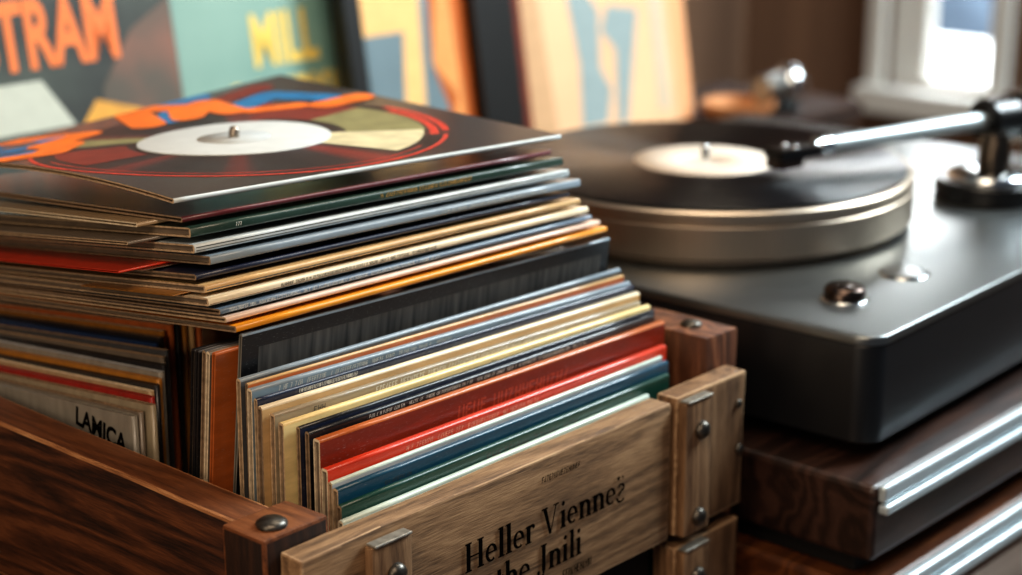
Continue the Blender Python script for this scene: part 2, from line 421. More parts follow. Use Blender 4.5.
# cover picture on the topmost sleeve: printed disc with rings and wedges, brush strokes, white label
o, A, ex, ey, ez, W, t = FO[0]
def mdisc(name, base, ring_c):
    m, nt, b = newmat(name); L = nt.links
    tc = nd(nt, 'ShaderNodeTexCoord'); mp = nd(nt, 'ShaderNodeMapping'); mp.inputs['Location'].default_value = (-.14, -.142, 0)
    L.new(tc.outputs['Object'], mp.inputs[0])
    ln = nd(nt, 'ShaderNodeVectorMath', operation='LENGTH'); L.new(mp.outputs[0], ln.inputs[0])
    nz = nd(nt, 'ShaderNodeTexNoise'); nz.inputs['Scale'].default_value = 26; nz.inputs['Detail'].default_value = 4
    L.new(mp.outputs[0], nz.inputs['Vector'])
    sx = nd(nt, 'ShaderNodeSeparateXYZ'); L.new(mp.outputs[0], sx.inputs[0])
    an = nd(nt, 'ShaderNodeMath', operation='ARCTAN2'); L.new(sx.outputs[1], an.inputs[0]); L.new(sx.outputs[0], an.inputs[1])
    cb = nd(nt, 'ShaderNodeCombineXYZ'); L.new(an.outputs[0], cb.inputs[0])
    na = nd(nt, 'ShaderNodeTexNoise'); na.inputs['Scale'].default_value = 1.7; na.inputs['Detail'].default_value = 3
    L.new(cb.outputs[0], na.inputs['Vector'])
    cr = nd(nt, 'ShaderNodeValToRGB'); e = cr.color_ramp.elements
    e[0].position = .40; e[0].color = (*rgb(30, 26, 28), 1); e[1].position = .66; e[1].color = (*rgb(120, 44, 38), 1)
    k = e.new(.52); k.color = (*rgb(48, 40, 40), 1)
    L.new(na.outputs['Fac'], cr.inputs[0])
    # groove pattern
    gm = nd(nt, 'ShaderNodeMath', operation='SINE'); g0 = nd(nt, 'ShaderNodeMath', operation='MULTIPLY'); g0.inputs[1].default_value = 5200
    L.new(ln.outputs['Value'], g0.inputs[0]); L.new(g0.outputs[0], gm.inputs[0])
    bp = nd(nt, 'ShaderNodeBump'); bp.inputs['Strength'].default_value = .12; bp.inputs['Distance'].default_value = .0003
    L.new(gm.outputs[0], bp.inputs['Height']); L.new(bp.outputs[0], b.inputs['Normal'])
    L.new(cr.outputs[0], b.inputs['Base Color']); b.inputs['Roughness'].default_value = .42
    return m
PRINT = [mdisc('printed_disc', None, None), plain('red_print', rgb(196, 62, 44), .5, var=.4, scale=300), plain('cream_print', rgb(206, 196, 158), .5),
         plain('olive_print', rgb(132, 128, 88), .5), plain('orange_print', rgb(238, 118, 34), .5), plain('blue_print', rgb(30, 112, 160), .5),
         plain('red_brown_print', rgb(120, 46, 36), .5)]
pr = MB(); dc = (.14, .142)
def flatpoly(pts, lvl, mi, clip=True):
    pts = [(min(max(x, .0015), W-.0015), min(max(y, .0015), .3235)) for x, y in pts]
    pr.add([(x, y, .00012+lvl*.00006) for x, y in pts], [list(range(len(pts)))], mi)
def ringpoly(r0, r1, a0, a1, lvl, mi, n=60):
    for i in range(n):
        a, b = R(a0+(a1-a0)*i/n), R(a0+(a1-a0)*(i+1)/n)
        q = [(dc[0]+r*math.cos(x), dc[1]+r*math.sin(x)) for r, x in ((r0, a), (r1, a), (r1, b), (r0, b))]
        flatpoly(q, lvl, mi)
for q in range(10): ringpoly(.01385*q, .01385*(q+1), 0, 360, 0, 0, 72)
ringpoly(.1355, .1385, 150, 318, 1, 1); ringpoly(.1280, .1292, 168, 300, 1, 1)
ringpoly(.126, .132, -42, 2, 1, 1); ringpoly(.1345, .1395, -36, 8, 1, 1)
def wedge(a0, a1, r0, r1, lvl, mi):
    for q in range(5): ringpoly(r0+(r1-r0)*q/5, r0+(r1-r0)*(q+1)/5, a0, a1, lvl, mi, 14)
wedge(-70, -34, .06, .122, 1, 2); wedge(124, 140, .06, .128, 1, 3); wedge(-34, 14, .07, .124, 1, 3); wedge(14, 50, .07, .126, 1, 6); wedge(150, 185, .075, .122, 1, 6)
def ribbon(pts, w, lvl, mi):
    # a brush stroke along a polyline, with rounded joints
    for (x0, y0), (x1, y1) in zip(pts, pts[1:]):
        flatpoly(bar(x0, y0, x1, y1, w), lvl, mi); lvl += .15
    for (x, y) in pts: flatpoly(arcf(x, y, w/2, 14), lvl, mi); lvl += .15
ribbon([(.030, .300), (.075, .272)], .030, 2, 5); ribbon([(.012, .235), (.034, .232)], .02, 2, 5); ribbon([(.05, .262), (.03, .262)], .02, 2, 5)
ribbon([(.060, .322), (.092, .268), (.055, .252), (.060, .235), (.034, .212), (.006, .222)], .027, 4, 4)
ribbon([(.148, .248), (.175, .285)], .018, 2, 5); ribbon([(.200, .318), (.185, .322)], .022, 2, 5)
ribbon([(.160, .322), (.134, .250)], .026, 4, 4); ribbon([(.172, .322), (.188, .290), (.165, .248), (.205, .290), (.196, .238)], .024, 6, 4)
ribbon([(.215, .318), (.200, .300)], .026, 2, 5); ribbon([(.205, .246), (.250, .268), (.270, .225)], .026, 2, 5)
ribbon([(.220, .286), (.262, .300)], .024, 2, 6)
ribbon([(.206, .226), (.236, .214)], .020, 8, 4); ribbon([(.252, .200), (.286, .204)], .024, 8, 4)
pr.build('cover_print', PRINT, o)
mb = MB(); mb.lathe([(.0640, .0004), (.0640, .0010), (.0634, .0013), (.0, .0013)], (.132, .138, 0), 96)
mb.build('centre_label', plain('white_label_paper', rgb(200, 203, 200), .6, var=.06), o, 'white round centre label')
mb = MB(); mb.lathe([(.0245, .00132), (.0245, .0015), (.0, .0015)], (.132, .138, 0), 48)
mb.build('label_hub', plain('grey_label_paper', rgb(180, 183, 181), .6, var=.05), o)
mb = MB(); mb.lathe([(.0036, .0014), (.0034, .0060), (.0025, .0085), (0, .0090)], (.132, .138, 0), 24)
mb.build('spindle_peg', plain('dull_metal_peg', rgb(150, 140, 128), .3, .8), o)
for q in [FO[0][0]]+list(FO[0][0].children):      # the card sags a little toward its far side
    for v in q.data.vertices: v.co.z -= .30*v.co.y**2*max(0, 1-v.co.x/.30)

# front group: left corner, right end, thickness, cover, spine, edge, label
def stand(A, E, t, c, s, e, lab, lean=0.0, bottom=.032, grp=STAND, W=None):
    A, E = Vector(A), Vector(E); ex = (E-A); W = W or ex.length; ex = ex.normalized()
    dn = Vector((0, math.sin(R(lean)), -math.cos(R(lean))))
    ey = (dn-ex*dn.dot(ex)).normalized()
    D = (A.z-bottom-.012)/max(.5, -ey.z)
    o = sleeve(A, ex, ey, W, D, t, C_[c], C_[s], e, lab, grp)
    return o
XR = .3795
rows = [
 ((.0575, .0242, .3388), (.3250, .0222, .3400), .0042, 'mint_white', 'mint_white', CARD_L, 'pale mint-white record sleeve at the very front, against the lettered board'),
 ((.0612, .0292, .3451), (.3519, .0268, .3462), .0042, 'deep_green', 'deep_green', CARD_D, 'dark green record sleeve behind the mint-white one'),
 ((.0645, .0356, .3522), (.3573, .0322, .3524), .0046, 'teal', 'teal', CARD, 'teal blue record sleeve between the dark green and the grey-white ones'),
 ((.0655, .0400, .3543), (.3575, .0362, .3545), .0032, 'pale_grey', 'mint_white', CARD, 'grey-white record sleeve squeezed between the teal and scarlet ones'),
 ((.0667, .0468, .3602), (.3679, .0428, .3584), .0054, 'scarlet', 'scarlet', CARD_L, 'bright scarlet record sleeve with a thick rounded spine'),
 ((.0697, .0560, .3744), (.3755, .0505, .3719), .0056, 'rust', 'burnt_orange', CARD_L, 'rust red record sleeve with an orange-brown spine, standing behind the scarlet one'),
 ((.0684, .0612, .3776), (.3725, .0552, .3759), .0036, 'black', 'black', CARD_D, 'black record sleeve with rows of pale lettering behind the rust red one'),
 ((.0657, .0652, .3802), (.3777, .0588, .3775), .0032, 'navy', 'black', CARD_D, 'blue-black record sleeve between the black lettered and pale yellow ones'),
 ((.0582, .0715, .3832), (.3780, .0640, .3797), .0046, 'ivory_yellow', 'ivory_yellow', CARD, 'pale yellow record sleeve in front of the grey one with white lettering'),
 ((.0569, .0768, .3876), (.3741, .0690, .3822), .0044, 'warm_grey', 'warm_grey', CARD, 'warm grey record sleeve with large white lettering'),
 ((.0524, .0820, .3916), (.3790, .0738, .3866), .0044, 'tan', 'cream', CARD_D, 'thick cream record sleeve between the warm grey and navy ones, standing'),
 ((.0534, .0857, .3951), (.3785, .0772, .3906), .0030, 'navy', 'navy', CARD, 'thin navy record sleeve with a white lettered patch, standing behind the cream one'),
 ((.0529, .0907, .3999), (.3790, .0820, .3923), .0044, 'steel_blue', 'silver_blue', CARD_L, 'steel blue record sleeve with white lettering, standing'),
 ((.0545, .0938, .4018), (.3781, .0850, .3963), .0024, 'burnt_orange', 'tan', CARD_D, 'thin orange record sleeve in front of the plain dark grey one'),
 ((.0519, .0985, .4042), (.3781, .0895, .4004), .0040, 'dim_grey', 'silver_blue', CARD, 'dark grey record sleeve with a silver top edge, in front of the black framed one'),
]
SO = []
for A, E, t, c, s, e, lab in rows:
    SO.append(stand(A, E, t, c, s, e, lab))
face_text(SO[0], .035, .07, .0017, .0026, .0042, DGREY, 21)
face_text(SO[1], .115, .085, .0050, .0042, .0042, DGREY, 22, .95, .2)
face_text(SO[2], .035, .022, .0022, .0056, .0046, DGREY, 23, .9)
face_text(SO[4], .060, .115, .0030, .0030, .0054, PINK, 24, .75, .25)
face_text(SO[5], .108, .105, .0085, .0085, .0056, DULLRED, 25, .75, .16)
face_text(SO[6], .045, .19, .0021, .0018, .0036, PALEINK, 26, .7, .2)
face_text(SO[8], .165, .006, .0020, .0028, .0046, INK, 27, .8, 0)
face_text(SO[9], .075, .165, .0042, .0020, .0044, PALEINK, 28, .6, .08, .22)
face_text(SO[9], .028, .010, .0034, .0024, .0044, DGREY, 29, .9, 0)
face_text(SO[11], .030, .045, .0024, .0014, .0030, PALEINK, 30, .5, 0)
face_text(SO[12], .016, .14, .0030, .0022, .0044, PALEINK, 31, .62, .2)
# black framed sleeve, leaning forward, with a grey corrugated panel
o = stand((.0600, .1040, .4272), (.3742, .0950, .4218), .0030, 'black', 'silver_blue', CARD_L, 'black record sleeve with a dark grey framed panel, leaning in the middle of the crate', lean=6.0)
o.data.materials[2] = plain('grey_card_edge', rgb(120, 116, 106), .8)
def panel_mat():
    m, nt, b = newmat('ribbed_grey_panel'); L = nt.links
    tc = nd(nt, 'ShaderNodeTexCoord'); mp = nd(nt, 'ShaderNodeMapping'); mp.inputs['Scale'].default_value = (1, .06, 1)
    L.new(tc.outputs['Object'], mp.inputs[0])
    nz = nd(nt, 'ShaderNodeTexNoise'); nz.inputs['Scale'].default_value = 260; nz.inputs['Detail'].default_value = 4
    L.new(mp.outputs[0], nz.inputs['Vector'])
    cr = nd(nt, 'ShaderNodeValToRGB'); cr.color_ramp.elements[0].color = (*rgb(38, 38, 38), 1); cr.color_ramp.elements[1].color = (*rgb(92, 90, 86), 1)
    cr.color_ramp.elements[0].position = .3; cr.color_ramp.elements[1].position = .75
    L.new(nz.outputs['Fac'], cr.inputs[0]); L.new(cr.outputs[0], b.inputs['Base Color']); b.inputs['Roughness'].default_value = .55
    return m
mb = MB(); mb.add([(.012, .010, -.0031), (.306, .010, -.0031), (.309, .20, -.0031), (.010, .20, -.0031)], [[3, 2, 1, 0]])
mb.build('cover_panel', panel_mat(), o)
# ends under the flat stack
yy = .1085
for c, e, t, lab in [
 ('burnt_orange', C_['burnt_orange'], .0034, 'orange-red record end just behind the leaning black framed sleeve'),
 ('taupe', CARD_L, .0036, 'beige record end standing between the orange-red and the grey ends'),
 ('dim_grey', CARD_D, .0036, 'grey-brown record end standing beside the two black ends'),
 ('charcoal', C_['charcoal'], .0032, 'first black record end behind the grey-brown one, under the flat stack'),
 ('black', C_['black'], .0040, 'second black record end behind the grey-brown one, deepest under the flat stack')]:
    yy += t+.0012
    z = .4180-.12*(yy-.1085)
    stand((.047+random.uniform(0, .002), yy, z), (.357, yy-.0105, z-.001), t, c, c, e, lab, lean=6.0, grp=BACK)

# side group: spines face the front board, tops show as cut card
AL = [(.0445, .1868, .3608, 5.6, .0042, 'stone', 'stone', 'stone-grey record sleeve lettered in black, nearest to the left board'),
 (.0491, .1861, .3622, 5.7, .0034, 'taupe', CARD_D, 'taupe record sleeve directly behind the lettered stone-grey one'),
 (.0537, .1801, .3668, 6.4, .0040, 'warm_grey', CARD_D, 'warm grey record sleeve two behind the lettered stone-grey one'),
 (.0583, .1870, .3689, 6.4, .0038, 'red_dull', 'red_dull', 'dull red topped record sleeve in the row along the left board'),
 (.0629, .1939, .3698, 6.2, .0040, 'beige', CARD_L, 'cream topped record sleeve beside the dull red one along the left board'),
 (.0675, .1939, .3724, 6.6, .0036, 'charcoal', 'charcoal', 'charcoal record sleeve between the cream and the ochre topped ones'),
 (.0721, .1978, .3741, 6.5, .0038, 'ochre', 'ochre', 'ochre topped record sleeve in the row along the left board'),
 (.0767, .2016, .3764, 6.2, .0042, 'stone', 'pale_grey', 'pale grey topped record sleeve beside the ochre one'),
 (.0813, .2044, .3791, 6.6, .0036, 'black', 'black', 'black record sleeve beside the pale grey topped one along the left board'),
 (.0859, .2112, .3815, 7.1, .0036, 'taupe', CARD, 'brown topped record sleeve between the black and the grey-tan ones'),
 (.0905, .2140, .3843, 7.3, .0038, 'dim_grey', CARD, 'grey-tan topped record sleeve beside the blue one along the left board'),
 (.0951, .2300, .3840, 7.0, .0038, 'peacock', 'peacock', 'blue topped record sleeve in the row along the left board'),
 (.0997, .2308, .3865, 7.2, .0036, 'charcoal', CARD_D, 'dark record sleeve just inside the blue topped one'),
 (.1043, .2345, .3889, 7.4, .0038, 'ochre', CARD_L, 'tan topped record sleeve with an ochre spine, just outside the orange spined one'),
 (.1089, .2320, .3928, 7.7, .0038, 'burnt_orange', CARD_L, 'beige topped record sleeve with an orange spine, second innermost of the side row'),
 (.1135, .2315, .3971, 7.9, .0038, 'charcoal', CARD_L, 'black spined record sleeve just outside the three bright inner spines of the side row'),
 (.1180, .2300, .3968, 7.9, .0034, 'ochre', CARD, 'gold spined record sleeve, outermost of three bright inner spines of the side row'),
 (.1222, .2280, .3972, 7.9, .0034, 'tan', CARD, 'tan spined record sleeve between the gold and orange spines of the side row'),
 (.1264, .2260, .3975, 7.9, .0036, 'burnt_orange', CARD_D, 'orange spined record sleeve, innermost of the side row under the flat stack')]
for i, (x, y, z, tl, t, c, e, lab) in enumerate(AL):
    e = e if not isinstance(e, str) else C_[e]
    # local x runs down the spine, local y runs back along the top
    ey = Vector((0, math.cos(R(tl)), -math.sin(R(tl)))); ex = Vector((0, -math.sin(R(tl)), -math.cos(R(tl))))
    ex = Vector((0, 0, -1)); ey2 = Vector((0, 1, 0))
    W = z-.075; D = .26
    me = sleeve_mesh(W, D, t)
    # shear the top edge so it drops toward the back (sleeves slumped in their row)
    for v in me.vertices:
        v.co.x += (1-v.co.x/W)*v.co.y*math.tan(R(tl))
    o = link('record_sleeve', me, [C_[c], C_[c], e]); place(o, (x+t, y, z), ex, ey2); tag(o, lab, 'record sleeve', SIDE)
    if i == 0:
        mb = MB(); vs, fs = text_mesh('LAMICA', .0165, .00055, .86)
        # face looks to -X: local z=-t ; text runs from far (big y) to near
        put2d(mb, vs, fs, (.0190, .0600, -t-.00025), (.13, -1, 0), (-1, -.13, 0)); 
        mb.build('cover_lettering', INK, o, 'black capital letters')
    if c in ('charcoal', 'black') and i > 4:
        mb = MB(); scribble(mb, .12, .0012, (.03, -.00012, -t/2-.0006), (1, 0, 0), (0, 0, 1), 0, 60+i); mb.build('spine_lettering', DGREY, o)

# ------------------------------------------------------------------ crate
W_FRONT = wood('crate_front_wood', 0, rgb(70, 51, 34), rgb(134, 104, 74), rgb(176, 143, 106), ring=26, rough=.62, bump=.5, aw=.13, ab=.26, lo=.26, mi_=.43, hi=.62)
W_SIDE = wood('crate_side_wood', 1, rgb(34, 17, 9), rgb(80, 44, 23), rgb(124, 74, 41), ring=24, rough=.5, coat=.1, bump=.4, off=(.3, .1, .2))
W_POST = wood('crate_post_wood', 2, rgb(44, 25, 14), rgb(96, 57, 34), rgb(134, 87, 54), ring=22, rough=.5, bump=.35, off=(.1, .5, .2), aw=.14, ab=.3, lo=.27, mi_=.46, hi=.66)
W_POSTR = wood('crate_rear_post_wood', 2, rgb(50, 28, 18), rgb(104, 64, 42), rgb(156, 106, 74), ring=24, rough=.55, bump=.4, off=(.6, .2, .1))
W_CLEAT = wood('crate_cleat_wood', 2, rgb(66, 46, 31), rgb(124, 94, 66), rgb(160, 128, 95), ring=24, rough=.6, bump=.4, off=(.4, .4, .4), aw=.15, ab=.3, lo=.27, mi_=.46, hi=.66)
W_IN = wood('crate_inner_wood', 0, rgb(40, 24, 14), rgb(74, 46, 28), rgb(100, 66, 42), rough=.7)
W_LITEDGE = wood('lit_wood_edge', 1, rgb(118, 76, 46), rgb(164, 112, 70), rgb(194, 146, 100), ring=30, rough=.6, bump=.4, aw=.13, ab=.26, lo=.26, mi_=.43, hi=.62)  # paler wood on bevel faces, imitating bright edge highlights
W_LITEDGEF = wood('lit_front_edge', 0, rgb(120, 92, 66), rgb(170, 138, 104), rgb(200, 170, 134), ring=30, rough=.6, bump=.4, aw=.13, ab=.26, lo=.26, mi_=.43, hi=.62)  # the same painted edge highlight for the front boards
W_SLIT = wood('side_board_lit_wood', 1, rgb(66, 37, 20), rgb(112, 66, 37), rgb(146, 92, 54), ring=22, rough=.5, bump=.3, off=(.2, .3, .1), aw=.13, ab=.3, lo=.26, mi_=.45, hi=.66)  # paler copy of the side wood, light on the top painted in
W_PLIT = wood('post_lit_wood', 1, rgb(66, 37, 20), rgb(112, 66, 37), rgb(146, 92, 54), ring=22, rough=.5, bump=.3, off=(.5, .3, .1), aw=.13, ab=.3, lo=.26, mi_=.45, hi=.66)  # paler post top, light from above put into the colour
W_PSHADE = wood('post_shaded_wood', 2, rgb(20, 12, 8), rgb(44, 26, 16), rgb(70, 42, 26), ring=22, rough=.55, bump=.3, off=(.1, .5, .2), aw=.14, ab=.3, lo=.27, mi_=.46, hi=.66)  # darker post sides, shade put into the colour
crate = empty('wooden_crate', (0, 0, 0))
tag(crate, 'weathered wooden crate with studded cleats and black lettering, packed with records', 'crate')
def board(name, x0, x1, y0, y1, z0, z1, mat, bev=.0022, parent=crate, rag=.0006, cuts=10, lit_edge=None, top=None):
    bm = bmesh.new(); bmesh.ops.create_cube(bm, size=1)
    for v in bm.verts:
        v.co = ((x0+x1)/2+v.co.x*(x1-x0), (y0+y1)/2+v.co.y*(y1-y0), (z0+z1)/2+v.co.z*(z1-z0))
    ax = max(range(3), key=lambda k: (x1-x0, y1-y0, z1-z0)[k])
    ed = [e for e in bm.edges if abs((e.verts[0].co-e.verts[1].co)[ax]) > 1e-5]
    bmesh.ops.subdivide_edges(bm, edges=ed, cuts=cuts)
    sel = [e for e in bm.edges if len(e.link_faces) == 2 and e.calc_face_angle(0) > .5]
    bmesh.ops.bevel(bm, geom=sel, offset=bev, segments=2, affect='EDGES', profile=.6)
    for v in bm.verts: v.co += noise.noise_vector(v.co*28)*rag*1.4
    me = bpy.data.meshes.new(name); bm.to_mesh(me); bm.free()
    o = link(name, me, [mat, lit_edge or mat, top or mat], parent)
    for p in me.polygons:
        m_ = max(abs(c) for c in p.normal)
        p.material_index = 1 if m_ < .965 else (2 if p.normal.z > .965 else 0)  # bevels and tops take the woods with painted light
    smooth_by_angle(o, 40)
    return o
FX0, FX1, FZ0, FZ1 = 0.0, .3245, .2435, .3385
fb = board('front_board', FX0+.0095, FX1, 0, .0172, FZ0, FZ1, W_FRONT, .0014, lit_edge=W_LITEDGEF)
board('end_block', .3290, .4050, -.0015, .0155, .2445, .3405, W_CLEAT, .0018, lit_edge=W_LITEDGEF)
board('side_board', .009, .036, .0515, .56, .238, .3450, W_SIDE, .0020, lit_edge=W_LITEDGE, top=W_SLIT)
board('side_board', .3865, .4045, .0905, .53, .238, .332, W_SIDE, .003)
board('side_board', .009, .036, .0515, .56, .125, .229, W_SIDE, .003)
board('side_board', .3865, .4045, .0905, .53, .125, .229, W_SIDE, .003)
board('side_board', .009, .036, .0515, .56, .012, .116, W_SIDE, .003)
board('side_board', .3865, .4045, .0905, .53, .012, .116, W_SIDE, .003)
board('back_board', .0365, .386, .534, .552, .238, .332, W_FRONT, .003)
board('back_board', .0365, .386, .534, .552, .012, .229, W_FRONT, .003)
board('base_board', .0365, .386, .016, .5335, .012, .026, W_IN, .001)
pl = board('corner_post', .000, .0455, .0180, .0513, 0, .3472, W_PSHADE, .0020, lit_edge=W_SLIT, top=W_PLIT)
pq = board('corner_post', .3865, .4225, .0180, .0900, 0, .3625, W_POSTR, .0026)
board('corner_post', .004, .036, .5605, .585, 0, .3440, W_POST, .002)
board('corner_post', .387, .404, .5305, .56, 0, .332, W_POST, .002)
# second and third front slats, cut back in the middle for a hand hole
for z0, z1 in ((.127, .2355), (.012, .118)):
    if z0 > .1:
        board('end_block', .3290, .4010, -.0025, .0155, z0, z1, W_CLEAT, .0018, lit_edge=W_LITEDGEF)
        board('end_block', .002, .052, -.001, .0155, z0, z1, W_FRONT, .0022)
        board('front_board', .0525, .3285, .001, .0150, z0, z0+.052, W_FRONT, .0016)
    else:
        board('front_board', .002, .4040, 0, .0155, z0, z1, W_FRONT, .0016)
mb = MB(); mb.box(.0400, .3250, .0158, .0172, .13, .2430); mb.build('hole_shade', plain('hole_shade_black', rgb(20, 14, 10), .9), crate)  # black sheet added to keep the hand hole in dark shade
def stud(x, y, z, r, parent, axis='y', flat=False):
    mb = MB(); prof = [(r, 0), (r, r*.25), (r*.86, r*.55), (r*.5, r*.8), (0, r*.88)] if not flat else [(r, 0), (r, r*.2), (r*.7, r*.42), (0, r*.5)]
    M = Matrix.Rotation(R(90), 3, 'X') if axis == 'y' else Matrix.Identity(3)
    mb.lathe(prof, (x, y, z), 24, 0, M)
    return mb.build('stud', STEEL, parent, 'dark domed metal stud')
# cleats: strips nailed over the joints, with a metal cap along the top
def cleat(x0, x1, z0, z1, studs, y1=-.0004):
    c = board('cleat', x0, x1, y1-.0065, y1, z0, z1, W_CLEAT, .0014, rag=.0003)
    mb = MB(); mb.box(x0+.001, x1-.001, y1-.0078, y1-.0002, z1+.0001, z1+.0016, .0006); mb.build('cleat_cap', STEEL, c, 'thin metal strip along the top'); c.children[0].data.materials[0] = CAPM
    for (x, z) in studs: stud(x, y1-.0065, z, .0062, c)
cleat(.3300, .3585, .2450, .3375, [(.3465, .3165), (.3455, .2560)], -.0018)
cleat(.0535, .0835, .2450, .3320, [(.0705, .3125), (.0705, .258)])
cleat(.3300, .3585, .130, .2345, [(.3450, .214)], -.0028)
stud(.0165, .0305, .3476, .0085, pl, 'z', True); stud(.4040, .0440, .3626, .0075, pq, 'z', True)
stud(.397, -.0016, .319, .003, crate); stud(.399, -.0016, .286, .0036, crate)
# black painted lettering on the front board
mb = MB(); yb = -.0011
serif_line(mb, 'Heller Viennez', (.1300, yb, .2885), (1, 0, 0), (0, 0, 1), .0180, .1480)
serif_line(mb, 'the Jnili', (.1560, yb, .2655), (1, 0, 0), (0, 0, 1), .0180, .0790)
scribble(mb, .036, .0036, (.197, yb, .3235), (1, 0, 0), (0, 0, 1), 0, 41, .62, gapp=.1)
scribble(mb, .031, .0055, (.2145, yb, .2545), (1, 0, 0), (0, 0, 1), 0, 43, .5, gapp=.05)
mb.build('board_lettering', INK, fb, 'black seriffed lettering')

# ------------------------------------------------------------------ tables the things stand on
W_DARK = wood('dark_stained_wood', 0, rgb(26, 16, 12), rgb(52, 34, 27), rgb(78, 54, 44), ring=16, rough=.38, coat=.3, bump=.12)
W_BROWN = wood('brown_table_wood', 0, rgb(58, 30, 14), rgb(98, 56, 28), rgb(128, 78, 42), ring=16, rough=.42, coat=.2, bump=.15)
EDGE_HI = plain('pale_edge_highlight', rgb(196, 210, 216), .32, .35, var=.05)  # for pale strips imitating the highlight on bevelled wood edges
bench = empty('low_table', (0, .2, -.5)); tag(bench, 'dark wooden low table under the record crate', 'table')
def under(root, name, x0, x1, y0, y1, z0, z1, mat, bev=.003, label=None):
    mb = MB(); l = root.location; mb.box(x0-l.x, x1-l.x, y0-l.y, y1-l.y, z0-l.z, z1-l.z, bev); o = mb.build(name, mat, root, label); return o
under(bench, 'table_top', -.45, .426, -.22, .60, -.03, -.0005, W_BROWN)
for x in (-.42, .36):
    for y in (-.19, .53): under(bench, 'leg', x, x+.05, y, y+.05, -.5, -.0302, W_BROWN)
plinth = empty('turntable_plinth', (.9, .2, .2173)); tag(plinth, 'dark wooden plinth slab with an added edge-highlight strip in front, under the turntable', 'plinth')
under(plinth, 'slab', .4305, 1.35, -.0900, .5600, .2173, .2715, W_DARK, .004)
mb = MB(); l = plinth.location
mb.box(.433-l.x, 1.35-l.x, -.0965-l.y, -.0905-l.y, .2610-l.z, .2730-l.z, .0022); mb.box(.433-l.x, 1.35-l.x, -.0990-l.y, -.0910-l.y, .2530-l.z, .2600-l.z, .002)
mb.build('edge_highlight', EDGE_HI, plinth, 'two added pale bands imitating the front edge highlight')
cons = empty('console_table', (1.0, .2, -.5)); tag(cons, 'brown wooden console with an added edge-highlight strip in front, beneath the plinth', 'table')
under(cons, 'console_top', .428, 1.5, -.0960, .60, .160, .1995, W_BROWN, .004)
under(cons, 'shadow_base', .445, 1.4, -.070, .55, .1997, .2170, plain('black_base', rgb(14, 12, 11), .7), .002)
mb = MB(); l = cons.location
mb.box(.43-l.x, 1.5-l.x, -.1040-l.y, -.0965-l.y, .1900-l.z, .2010-l.z, .0022); mb.box(.43-l.x, 1.5-l.x, -.1075-l.y, -.0965-l.y, .1790-l.z, .1880-l.z, .0022)
mb.build('edge_highlight', EDGE_HI, cons, 'added pale bands imitating the edge highlight')
for x in (.46, 1.42):
    for y in (-.07, .53): under(cons, 'leg', x, x+.05, y, y+.05, -.5, .1598, W_BROWN)
W_MATT = wood('matt_dark_wood', 0, rgb(30, 20, 15), rgb(58, 40, 31), rgb(84, 60, 48), ring=16, rough=.75, bump=.12)
side = empty('sideboard', (1.2, .9, -.5)); tag(side, 'long dark wooden sideboard behind the crate and turntable', 'sideboard')
under(side, 'sideboard_top', -.2, 1.65, .66, .90, .235, .265, W_MATT, .003)
under(side, 'cabinet_body', -.15, 1.62, .68, .89, -.42, .2348, W_MATT, .003)
for x in (-.1, 1.58):
    for y in (.69, .82): under(side, 'leg', x, x+.05, y, y+.05, -.5, -.4202, W_MATT)

# ------------------------------------------------------------------ turntable
def brushed(name, c, rough, metal, axis, amt=.06):
    m, nt, b = newmat(name); L = nt.links
    tc = nd(nt, 'ShaderNodeTexCoord'); mp = nd(nt, 'ShaderNodeMapping'); s = [1, 1, 1]; s[axis] = .02; mp.inputs['Scale'].default_value = s
    L.new(tc.outputs['Object'], mp.inputs[0]); nz = nd(nt, 'ShaderNodeTexNoise'); nz.inputs['Scale'].default_value = 500; nz.inputs['Detail'].default_value = 3
    L.new(mp.outputs[0], nz.inputs['Vector'])
    mr = nd(nt, 'ShaderNodeMapRange'); mr.inputs['To Min'].default_value = rough-amt; mr.inputs['To Max'].default_value = rough+amt
    L.new(nz.outputs['Fac'], mr.inputs['Value']); L.new(mr.outputs[0], b.inputs['Roughness'])
    mc = nd(nt, 'ShaderNodeMix', data_type='RGBA'); mc.inputs[6].default_value = (*[x*.85 for x in c], 1); mc.inputs[7].default_value = (*c, 1)
    L.new(nz.outputs['Fac'], mc.inputs[0]); L.new(mc.outputs[2], b.inputs['Base Color'])
    b.inputs['Metallic'].default_value = metal
    return m
TTZ = .3615
tt = empty('turntable', (.76, .18, .2717), R(2.0)); tag(tt, 'silver and black turntable with a thick brushed metal platter, right of the crate', 'turntable')
def rbox(x0, x1, y0, y1, z0, z1, r, bev, n=8):
    bm = bmesh.new(); vs = []
    for cx, cy, a0 in ((x1-r, y1-r, 0), (x0+r, y1-r, 90), (x0+r, y0+r, 180), (x1-r, y0+r, 270)):
        for i in range(n+1): a = R(a0+90*i/n); vs.append(bm.verts.new((cx+r*math.cos(a), cy+r*math.sin(a), z0)))
    f = bm.faces.new(vs); ext = bmesh.ops.extrude_face_region(bm, geom=[f])
    for g in ext['geom']:
        if isinstance(g, bmesh.types.BMVert): g.co.z = z1
    bmesh.ops.recalc_face_normals(bm, faces=bm.faces)
    ed = [e for e in bm.edges if abs(e.verts[0].co.z-z1) < 1e-6 and abs(e.verts[1].co.z-z1) < 1e-6]
    if bev: bmesh.ops.bevel(bm, geom=ed, offset=bev, segments=3, affect='EDGES', profile=.5)
    return bm
lz = tt.location.z
X0, X1, Y0, Y1 = -.306, .300, -.235, .262
mb = MB(); mb.bm(rbox(X0, X1, Y0, Y1, .2850-lz, TTZ-lz-.0065, .018, .002)); b_ = mb.build('chassis', plain('satin_black', rgb(22, 24, 27), .38, var=.1, coat=.2), tt); smooth_by_angle(b_)
